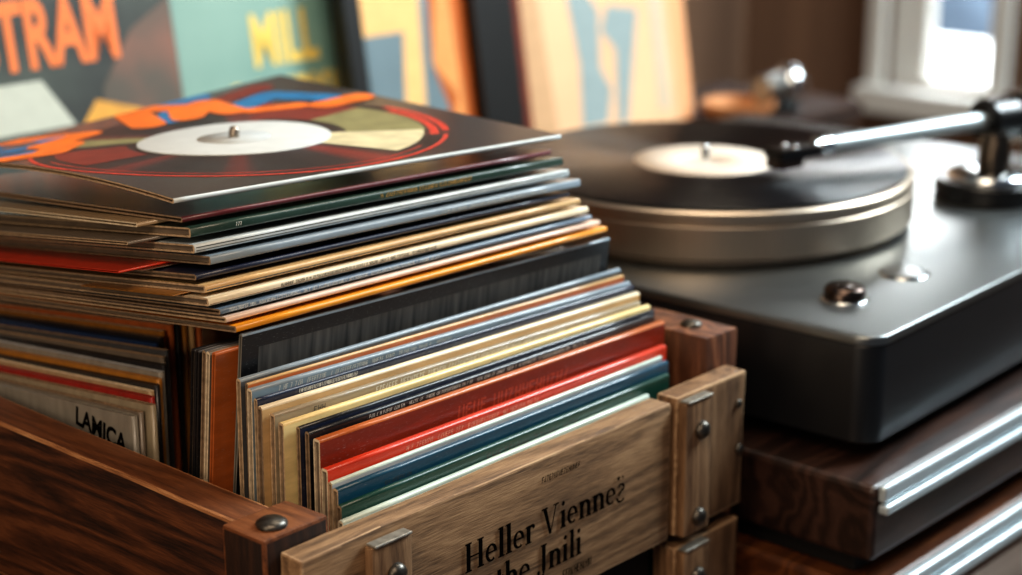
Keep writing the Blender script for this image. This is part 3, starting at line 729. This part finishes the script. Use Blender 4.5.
mb = MB(); mb.bm(rbox(X0-.001, X1+.001, Y0-.001, Y1+.001, TTZ-lz-.0063, TTZ-lz, .019, .0022)); tp = mb.build('top_plate', brushed('brushed_top_plate', rgb(132, 136, 136), .33, .9, 0), tt, 'brushed dark silver plate'); smooth_by_angle(tp)
for x in (X0+.055, X1-.055):
    for y in (Y0+.055, Y1-.055):
        mb = MB(); mb.lathe([(.026, 0), (.028, .004), (.028, .0128)], (x, y, 0), 32); mb.build('foot', INK, tt)
# platter
pc = Vector((.662, .222, 0)); rot = Matrix.Rotation(-R(2.0), 3, 'Z'); lp = rot @ (pc-Vector((.76, .18, 0)))
PX, PY = lp.x, lp.y; pz = TTZ-lz
RP = .173
mb = MB(); mb.lathe([(RP-.012, pz+.0005), (RP-.012, pz+.006), (RP-.002, pz+.0062), (RP, pz+.008), (RP, pz+.0325), (RP-.0012, pz+.0335), (RP-.0012, pz+.0345), (RP, pz+.0355), (RP, pz+.043), (RP-.002, pz+.045), (0, pz+.045)], (PX, PY, 0), 128)
pt = mb.build('platter', brushed('brushed_platter', rgb(198, 182, 164), .38, 1., 2), tt, 'thick brushed metal platter'); smooth_by_angle(pt, 30)
mb = MB(); mb.lathe([(.0034, pz+.0455), (.0034, pz+.058), (.002, pz+.060), (0, pz+.0602)], (PX, PY, 0), 24); mb.build('spindle', CHROME, pt)
# the record playing on it
def vinyl_mat():
    m, nt, b = newmat('vinyl'); L = nt.links
    tc = nd(nt, 'ShaderNodeTexCoord'); ln = nd(nt, 'ShaderNodeVectorMath', operation='LENGTH'); L.new(tc.outputs['Object'], ln.inputs[0])
    g0 = nd(nt, 'ShaderNodeMath', operation='MULTIPLY'); g0.inputs[1].default_value = 6000; gm = nd(nt, 'ShaderNodeMath', operation='SINE')
    L.new(ln.outputs['Value'], g0.inputs[0]); L.new(g0.outputs[0], gm.inputs[0])
    bp = nd(nt, 'ShaderNodeBump'); bp.inputs['Strength'].default_value = .25; bp.inputs['Distance'].default_value = .0002
    L.new(gm.outputs[0], bp.inputs['Height']); L.new(bp.outputs[0], b.inputs['Normal'])
    b.inputs['Base Color'].default_value = (*rgb(10, 10, 12), 1); b.inputs['Roughness'].default_value = .3
    b.inputs['Anisotropic'].default_value = .9; b.inputs['Specular IOR Level'].default_value = .5
    tg = nd(nt, 'ShaderNodeTangent', direction_type='RADIAL', axis='Z'); L.new(tg.outputs[0], b.inputs['Tangent']); b.inputs['Anisotropic Rotation'].default_value = .25
    return m
rz = TTZ+.0452
rec = empty('vinyl_record', (pc.x, pc.y, rz)); tag(rec, 'black vinyl record with a cream label on the turntable platter', 'record')
mb = MB(); mb.lathe([(.0600, .0002), (.1655, .0002), (.167, .0010), (.1655, .0018), (.060, .0018), (.060, .0002)], (0, 0, 0), 128, cap=False); d = mb.build('grooved_disc', vinyl_mat(), rec); smooth_by_angle(d)
mb = MB(); mb.lathe([(.0598, .0002), (.0598, .0019), (.0037, .0019), (.0037, .0002)], (0, 0, 0), 96, cap=False); mb.build('centre_label', plain('cream_label', rgb(214, 200, 184), .6, var=.05), rec, 'cream round label')
# control knobs
def knob(wx, wy, r, h, label, mat):
    l = rot @ (Vector((wx, wy, 0))-Vector((.76, .18, 0)))
    mb = MB(); mb.lathe([(r, pz), (r, pz+h*.75), (r*.86, pz+h), (0, pz+h)], (l.x, l.y, 0), 40); k = mb.build('control_knob', mat, tt, label)
    mb = MB(); mb.lathe([(r*1.16, pz+.00005), (r*1.16, pz+.0010), (r*1.04, pz+.0012)], (l.x, l.y, 0), 40); mb.build('knob_ring', CHROME, k)
    return k
knob(.5300, .0010, .0150, .0100, 'dark metal button with a bright rim', brushed('dark_knob', rgb(90, 78, 72), .25, 1, 0))
knob(.6150, .0020, .0165, .0022, 'flat silver button', brushed('silver_knob', rgb(130, 132, 132), .3, 1, 0))
# tonearm
def lw(p): return (rot @ (Vector((p[0], p[1], 0))-Vector((.76, .18, 0)))).to_3d()+Vector((0, 0, p[2]-lz))
bx, by = .880, .072
arm = MB(); bl = lw((bx, by, TTZ))
arm.lathe([(.046, .0002), (.047, .002), (.047, .016), (.045, .018), (.030, .018)], bl, 64, cap=False); arm.lathe([(.0, .0182), (.046, .0182)], bl, 64, cap=False)
base = arm.build('tonearm_base', plain('black_base_ring', rgb(20, 20, 22), .35), tt, 'round black base'); smooth_by_angle(base)
mb = MB(); mb.lathe([(.037, .0184), (.037, .021), (.034, .0235), (.020, .026), (.0, .027)], bl, 64); mb.build('base_dome', CHROME, base, 'bright domed disc')
mb = MB(); mb.lathe([(.0135, .0265), (.0135, .052), (.011, .056), (.011, .060)], bl+Vector((-.008, -.006, 0)), 40); pst = mb.build('pivot_post', brushed('dark_post', rgb(96, 88, 80), .3, 1, 2), tt); smooth_by_angle(pst)
P_head = Vector((.6590, .1330, .4265)); P_piv = Vector((bx+.022, by+.008, .4270))
P_neck = Vector((.7000, .1270, .4290))
ax = (lw(P_piv)-lw(P_neck)).normalized()
mb = MB(); mb.tube(lw(P_neck), lw(P_piv)-ax*.014, .0064, .0082, 32); tb = mb.build('tonearm_tube', plain('satin_aluminium', rgb(190, 202, 206), .42, .6, var=.04), tt, 'pale metal tube'); smooth_by_angle(tb)
mb = MB(); mb.tube(lw(P_piv)-ax*.017, lw(P_piv)+ax*.015, .0190, .0190, 40); mb.tube(lw(P_piv)-ax*.021, lw(P_piv)-ax*.0172, .0150, .0170, 40)
hs = mb.build('pivot_housing', plain('black_housing', rgb(18, 18, 19), .3), tt); smooth_by_angle(hs)
mb = MB(); mb.tube(lw(P_piv)+ax*.0152, lw(P_piv)+ax*.020, .010, .010, 24); mb.tube(lw(P_piv)+ax*.0202, lw(P_piv)+ax*.062, .0235, .0235, 48); cw = mb.build('counterweight', CHROME, tt, 'chrome counterweight'); smooth_by_angle(cw)
n0 = lw(P_neck); up = Vector((0, 0, 1)); sd = ax.cross(up).normalized(); upn = sd.cross(ax)
mb = MB(); mb.tube(n0-ax*.012, n0+ax*.0015, .0075, .0075, 32); mb.tube(n0-ax*.016, n0-ax*.0122, .0060, .0060, 24)
cl = mb.build('headshell_collar', CHROME, tt, 'knurled chrome collar'); smooth_by_angle(cl)
def obox(mb, c, a, b, n, la, lb, ln_, bev=.0012):
    bm = bmesh.new(); bmesh.ops.create_cube(bm, size=1)
    for v in bm.verts: v.co = (v.co.x*la, v.co.y*lb, v.co.z*ln_)
    bmesh.ops.bevel(bm, geom=bm.edges[:], offset=bev, segments=2, affect='EDGES')
    M = Matrix((a, b, n)).transposed()
    for v in bm.verts: v.co = M @ v.co + c
    mb.bm(bm)
mb = MB(); obox(mb, n0-ax*.038-up*.001, ax, sd, upn, .046, .022, .008); h = mb.build('headshell', plain('black_headshell', rgb(16, 16, 17), .3), tt)
mb = MB(); obox(mb, n0-ax*.047-up*.0090, ax, sd, upn, .027, .018, .0078); c = mb.build('cartridge', plain('brown_black_cartridge', rgb(40, 26, 20), .35), h, 'dark brown cartridge')
for k in (-1, 1):
    mb = MB(); mb.lathe([(.0022, 0), (.0022, .0012), (0, .002)], n0-ax*.042+sd*k*.006+upn*.003, 16); mb.build('screw', CHROME, h)
mb = MB(); mb.tube(n0-ax*.022+sd*.009, n0-ax*.030+sd*.020+upn*.006, .0009, .0006, 12); mb.build('finger_lift', CHROME, h)

# ------------------------------------------------------------------ record covers and frames on the sideboard
def leaning(name, x0, x1, y, h, th, lean, z0=.2655):
    """a flat thing parallel to the back wall, standing on the sideboard and tipped back"""
    o = empty(name, (x0, y, z0)); o.rotation_euler = (-R(lean), 0, 0)
    return o
def leafbox(o, name, x0, x1, y0, y1, z0, z1, mat, bev=.001, label=None):
    mb = MB(); mb.box(x0, x1, y0, y1, z0, z1, bev); return mb.build(name, mat, o, label)
def art_mat(name, c1, c2, scale, c3=None):
    m, nt, b = newmat(name); L = nt.links
    tc = nd(nt, 'ShaderNodeTexCoord'); nz = nd(nt, 'ShaderNodeTexNoise'); nz.inputs['Scale'].default_value = scale; nz.inputs['Detail'].default_value = 3
    L.new(tc.outputs['Object'], nz.inputs['Vector'])
    cr = nd(nt, 'ShaderNodeValToRGB'); e = cr.color_ramp.elements; e[0].position = .35; e[1].position = .65
    e[0].color = (*c1, 1); e[1].color = (*c2, 1)
    if c3: k = e.new(.8); k.color = (*c3, 1)
    L.new(nz.outputs['Fac'], cr.inputs[0]); L.new(cr.outputs[0], b.inputs['Base Color']); b.inputs['Roughness'].default_value = .5
    return m
ORANGE = plain('orange_letters', rgb(240, 132, 72), .55, var=.06); YELLOW = plain('yellow_letters', rgb(240, 208, 104), .55, var=.06)
COVERS = 'record covers and pictures standing on the sideboard'
# 1: dark cover, orange capitals
o = leaning('record_cover', .205, .535, .715, .33, .006, 9)
tag(o, 'dark grey record cover with big orange capitals ending in STRAM', 'record cover', COVERS)
leafbox(o, 'sleeve_card', 0, .315, 0, .006, 0, .315, art_mat('dark_cover', rgb(58, 61, 60), rgb(92, 102, 95), 7))
mb = MB()
vs, fs = text_mesh('STRAM', .084, .0028, .59); put2d(mb, vs, fs, (.097, -.0006, .203), (1, 0, 0), (0, 0, 1))
vs, fs = text_mesh('TIMAS', .056, .002, .62); put2d(mb, vs, fs, (.118, -.0006, .2735), (1, 0, 0), (0, 0, 1))
mb.build('cover_lettering', ORANGE, o)
mb = MB(); mb.add([(.045, -.0006, .145), (.190, -.0006, .145), (.160, -.0006, .190), (.088, -.0006, .190)], [[0, 1, 2, 3]]); mb.build('white_patch', plain('white_patch', rgb(196, 202, 190), .6, var=.05), o, 'white trapezoid')
mb = MB(); mb.add([(.21, -.0005, .02), (.3135, -.0005, .02), (.3135, -.0005, .25), (.265, -.0005, .225), (.225, -.0005, .175)], [[0, 1, 2, 3, 4]]); mb.add([(.15, -.00055, .09), (.285, -.00055, .09), (.265, -.00055, .150), (.215, -.00055, .165)], [[0, 1, 2, 3]], 1)
mb.build('cover_picture', [art_mat('pink_grey_art', rgb(96, 90, 82), rgb(150, 104, 88), 9), art_mat('amber_art', rgb(196, 140, 70), rgb(226, 172, 80), 18)], o)
# 2: teal cover, yellow capitals
o = leaning('record_cover', .495, .81, .757, .33, .006, 9)
tag(o, 'pale teal record cover with yellow capitals starting with MILL', 'record cover', COVERS)
leafbox(o, 'sleeve_card', 0, .315, 0, .006, 0, .315, art_mat('teal_cover', rgb(112, 150, 142), rgb(150, 182, 170), 5))
mb = MB(); vs, fs = text_mesh('MILL', .074, .0022, .60); put2d(mb, vs, fs, (.150, -.0006, .163), (1, 0, 0), (0, 0, 1))
vs, fs = text_mesh('COMPKIN', .074, .0022, .56); put2d(mb, vs, fs, (.106, -.0006, .094), (1, 0, 0), (0, 0, 1)); mb.build('cover_lettering', YELLOW, o)
mb = MB(); mb.add([(0.0015, -.0005, .0015), (.026, -.0005, .0015), (.026, -.0005, .3135), (.0015, -.0005, .3135)], [[0, 1, 2, 3]]); mb.build('pale_margin', plain('pale_margin', rgb(196, 212, 200), .6, var=.05), o, 'pale strip along the left edge')
mb = MB(); mb.add([(.042+.006*math.cos(a*.5236), -.0006, .245+.006*math.sin(a*.5236)) for a in range(12)], [list(range(12))]); mb.build('round_mark', DGREY, o)
# 3: black frame, orange and grey-blue picture
o = leaning('picture_frame', .742, 1.02, .728, .36, .02, 9)
tag(o, 'black framed picture of cream and orange shapes on grey-blue', 'picture frame', COVERS)
BLK = plain('black_frame_paint', rgb(18, 18, 17), .5, var=.2)
leafbox(o, 'frame_rail', 0, .024, -.012, .010, 0, .40, BLK); leafbox(o, 'frame_rail', .196, .262, -.012, .010, 0, .40, BLK)
leafbox(o, 'frame_rail', .0242, .1958, -.010, .010, 0, .024, BLK); leafbox(o, 'frame_rail', .0242, .1958, -.010, .010, .376, .40, BLK)
leafbox(o, 'frame_side', .2622, .276, -.010, .012, 0, .40, plain('red_brown_side', rgb(112, 42, 20), .5), label='red-brown side of the frame')
leafbox(o, 'picture', .0242, .1958, .002, .006, .0242, .3758, plain('grey_blue_picture', rgb(112, 132, 140), .6, var=.1, scale=12))
mb = MB(); q = -.0002
def pp(pts, mi, lv=0): mb.add([(x, .0018-lv*.0003, z) for x, z in pts], [list(range(len(pts)))], mi)
pp([(.026, .180), (.095, .180), (.075, .026), (.112, .026), (.134, .374), (.026, .374)], 0, 1)
pp([(.150, .374), (.195, .374), (.195, .026), (.125, .026), (.125, .07), (.155, .085), (.134, .14)], 1, 1)
pp([(.134, .14), (.168, .10), (.150, .05), (.125, .05), (.125, .026), (.178, .026), (.172, .2), (.160, .26)], 2, 2)
mb.build('picture_shapes', [plain('cream_orange_shape', rgb(246, 194, 128), .6, var=.06), plain('deep_orange_shape', rgb(190, 98, 34), .6, var=.12, scale=14), plain('light_orange_shape', rgb(232, 158, 92), .6, var=.08)], o)
# 4: pale orange panel with grey-blue shapes
o = leaning('art_panel', 1.055, 1.39, .765, .40, .012, 9)
tag(o, 'pale orange art panel with grey-blue numeral shapes, behind the platter', 'art panel', COVERS)
leafbox(o, 'panel_board', 0, .335, 0, .012, .0, .42, plain('pale_orange_panel', rgb(240, 194, 152), .6, var=.08, scale=7))
mb = MB()
def pp(pts, mi, lv=0): mb.add([(x, -.0006-lv*.0003, z) for x, z in pts], [list(range(len(pts)))], mi)
pp([(.0, .0), (.06, .0), (.03, .42), (.0, .42)], 1)
pp([(.105, .02), (.155, .02), (.168, .06), (.150, .09), (.158, .16), (.120, .21), (.098, .20), (.112, .1)], 0)
pp([(.175, .015), (.195, .015), (.236, .155), (.176, .165), (.160, .135), (.185, .11)], 0)
pp([(.150, .42), (.178, .42), (.170, .22), (.158, .19)], 0)
pp([(.262, .02), (.285, .02), (.286, .2), (.262, .2)], 2)
pp([(.305, .0), (.334, .0), (.334, .42), (.285, .42), (.300, .2)], 3)
mb.build('panel_shapes', [plain('grey_blue_shape', rgb(152, 168, 168), .6, var=.08), plain('tan_band', rgb(206, 166, 126), .6, var=.08), plain('faint_grey_shape', rgb(206, 192, 168), .6, var=.06), plain('salmon_band', rgb(240, 176, 128), .6, var=.06)], o)
# brown bowl and a chrome knobbed thing behind the platter
o = empty('wooden_bowl', (1.425, .718, .2655)); tag(o, 'blurred brown wooden bowl on the sideboard behind the platter', 'bowl')
mb = MB(); mb.lathe([(.030, .0), (.040, .004), (.047, .013), (.050, .022), (.047, .023), (.042, .014), (.030, .008), (0, .006)], (0, 0, 0), 48); k = mb.build('bowl_body', plain('orange_brown_wood', rgb(196, 138, 92), .7, var=.15, scale=20), o); smooth_by_angle(k)
o = empty('desk_lamp', (1.505, .705, .2655)); tag(o, 'small dark lamp with a blurred chrome ball head behind the platter', 'lamp')
mb = MB(); mb.lathe([(.030, 0), (.030, .006), (.012, .010), (.010, .014)], (0, 0, 0), 40); mb.tube((0, 0, .012), (.0, 0, .024), .010, .010); k = mb.build('lamp_base', BLK, o); smooth_by_angle(k)
mb = MB(); M = Matrix.Rotation(R(90), 3, 'Y'); mb.lathe([(.016, -.040), (.020, -.036), (.022, 0), (.018, .004)], (-.006, 0, .034), 40, 0, M); k = mb.build('lamp_arm', brushed('grey_metal', rgb(150, 152, 150), .35, 1, 0), o); smooth_by_angle(k)
bm = bmesh.new(); bmesh.ops.create_uvsphere(bm, u_segments=32, v_segments=20, radius=.027)
for v in bm.verts: v.co = (v.co.x*.8+.018, v.co.y, v.co.z*1.15+.032)
mb = MB(); mb.bm(bm, 0, True); mb.build('lamp_head', CHROME, o, 'chrome ball head')

# ------------------------------------------------------------------ room
def struct(name, mb, mat): o = mb.build(name, mat); o['kind'] = 'structure'; return o
def wall_mat():
    m, nt, b = newmat('brown_wall'); L = nt.links
    tc = nd(nt, 'ShaderNodeTexCoord'); mp = nd(nt, 'ShaderNodeMapping'); mp.inputs['Scale'].default_value = (1, 1, .05); L.new(tc.outputs['Object'], mp.inputs[0])
    nz = nd(nt, 'ShaderNodeTexNoise'); nz.inputs['Scale'].default_value = 5; nz.inputs['Detail'].default_value = 3; L.new(mp.outputs[0], nz.inputs['Vector'])
    cr = nd(nt, 'ShaderNodeValToRGB'); cr.color_ramp.elements[0].color = (*rgb(108, 83, 66), 1); cr.color_ramp.elements[1].color = (*rgb(156, 123, 98), 1)
    cr.color_ramp.elements[0].position = .35; cr.color_ramp.elements[1].position = .7
    L.new(nz.outputs['Fac'], cr.inputs[0]); L.new(cr.outputs[0], b.inputs['Base Color']); b.inputs['Roughness'].default_value = .8
    return m
WALL = wall_mat()
mb = MB(); mb.box(-2.5, 2.62, 1.45, 1.55, -.5, 2.2); struct('wall_back', mb, WALL)
XW = 2.5; wy0, wy1, wz0, wz1 = .89, 1.125, .115, 1.5
mb = MB(); mb.box(XW, XW+.10, -1.6, wy0, -.5, 2.2); mb.box(XW, XW+.10, wy1, 1.4499, -.5, 2.2); mb.box(XW, XW+.10, wy0, wy1, -.5, wz0); mb.box(XW, XW+.10, wy0, wy1, wz1, 2.2)
struct('wall_right', mb, WALL)
mb = MB(); mb.box(-2.5, 2.62, -1.6, 1.55, -.56, -.5005); struct('floor', mb, wood('floor_wood', 0, rgb(70, 58, 50), rgb(112, 98, 88), rgb(140, 126, 114), ring=8, rough=.45))
WHITE = plain('white_window_paint', rgb(228, 228, 222), .5, var=.03)
win = MB(); cs = .062
win.box(XW-.02, XW-.001, wy0-.03, wy0+.004, wz0-.05, wz1+.05, .003); win.box(XW-.02, XW-.001, wy1-.004, wy1+.03, wz0-.05, wz1+.05, .003)
win.box(XW-.02, XW-.001, wy0, wy1, wz1-.004, wz1+.05, .003); win.box(XW-.05, XW-.001, wy0-.04, wy1+.04, wz0-.045, wz0+.004, .004)
win.box(XW+.02, XW+.06, wy0+.002, wy0+.03, wz0, wz1, .003); win.box(XW+.02, XW+.06, wy1-.075, wy1-.002, wz0, wz1, .003)
win.box(XW+.02, XW+.06, wy0+.03, wy1-.075, wz0, wz0+.018, .003); win.box(XW+.02, XW+.06, wy0+.03, wy1-.075, wz1-.04, wz1, .003)
w = struct('window_1', win, WHITE)
g = MB(); g.box(XW+.036, XW+.040, wy0+.028, wy1-.073, wz0+.016, wz1-.038)
gm, gnt, gb = newmat('window_glass'); gb.inputs['Base Color'].default_value = (.9, .95, 1, 1); gb.inputs['Roughness'].default_value = .02; gb.inputs['Transmission Weight'].default_value = 1; gb.inputs['IOR'].default_value = 1.02
g.build('pane', gm, w)
lg = MB(); lg.box(XW+.11, XW+.75, wy0-.2, wy1+.6, wz0-.10, wz0-.015, .004); lg.build('added_ledge', plain('white_ledge', rgb(236, 238, 236), .7, var=.03), w)  # white slab added outside for the bright glare low in the pane
out = MB(); out.box(4.6, 5.0, .5, 3.2, -.5, 1.2); fo = out.build('neighbouring_house', plain('blue_grey_render', rgb(128, 146, 164), .8, var=.4, scale=3), None)
tag(fo, 'blue-grey blurred house outside the window', 'house')

# ------------------------------------------------------------------ light
def area(name, loc, target, size, power, col, sy=None):
    l = bpy.data.lights.new(name, 'AREA'); l.energy = power; l.color = col; l.size = size
    if sy: l.shape = 'RECTANGLE'; l.size_y = sy
    o = bpy.data.objects.new(name, l); COL.objects.link(o); o.location = loc
    o.rotation_euler = (Vector(target)-Vector(loc)).to_track_quat('-Z', 'Y').to_euler(); return o
area('window_light', (2.0, -.52, 1.7), (.3, .1, .35), .8, 88, (.84, .95, 1.0))
area('warm_lamp', (-.75, -.55, 1.55), (.05, .25, .33), .7, 14, (1, .78, .58))
area('left_fill', (-1.2, -.15, .72), (.1, .2, .36), .6, 5, (1, .80, .58))
area('picture_lamp', (.55, .1, 1.35), (.85, .8, .4), .5, 7, (1, .84, .64))
area('sky_window_light', (XW+.5, 1.02, 1.15), (XW-.6, .9, .4), .8, 55, (1, .97, .92), 1.0)
area('outdoor_light', (3.3, .9, 2.6), (4.6, 1.7, .2), 1.2, 420, (.95, .98, 1.0))
wd = bpy.data.worlds.new('world'); SC.world = wd; wd.use_nodes = True
bg = wd.node_tree.nodes['Background']; bg.inputs[0].default_value = (.72, .82, 1, 1); bg.inputs[1].default_value = .12
SC.view_settings.view_transform = 'Standard'; SC.view_settings.look = 'Medium High Contrast'
SC.view_settings.exposure = -.28
SC.cycles.use_denoising = True
SC.cycles.max_bounces = 8
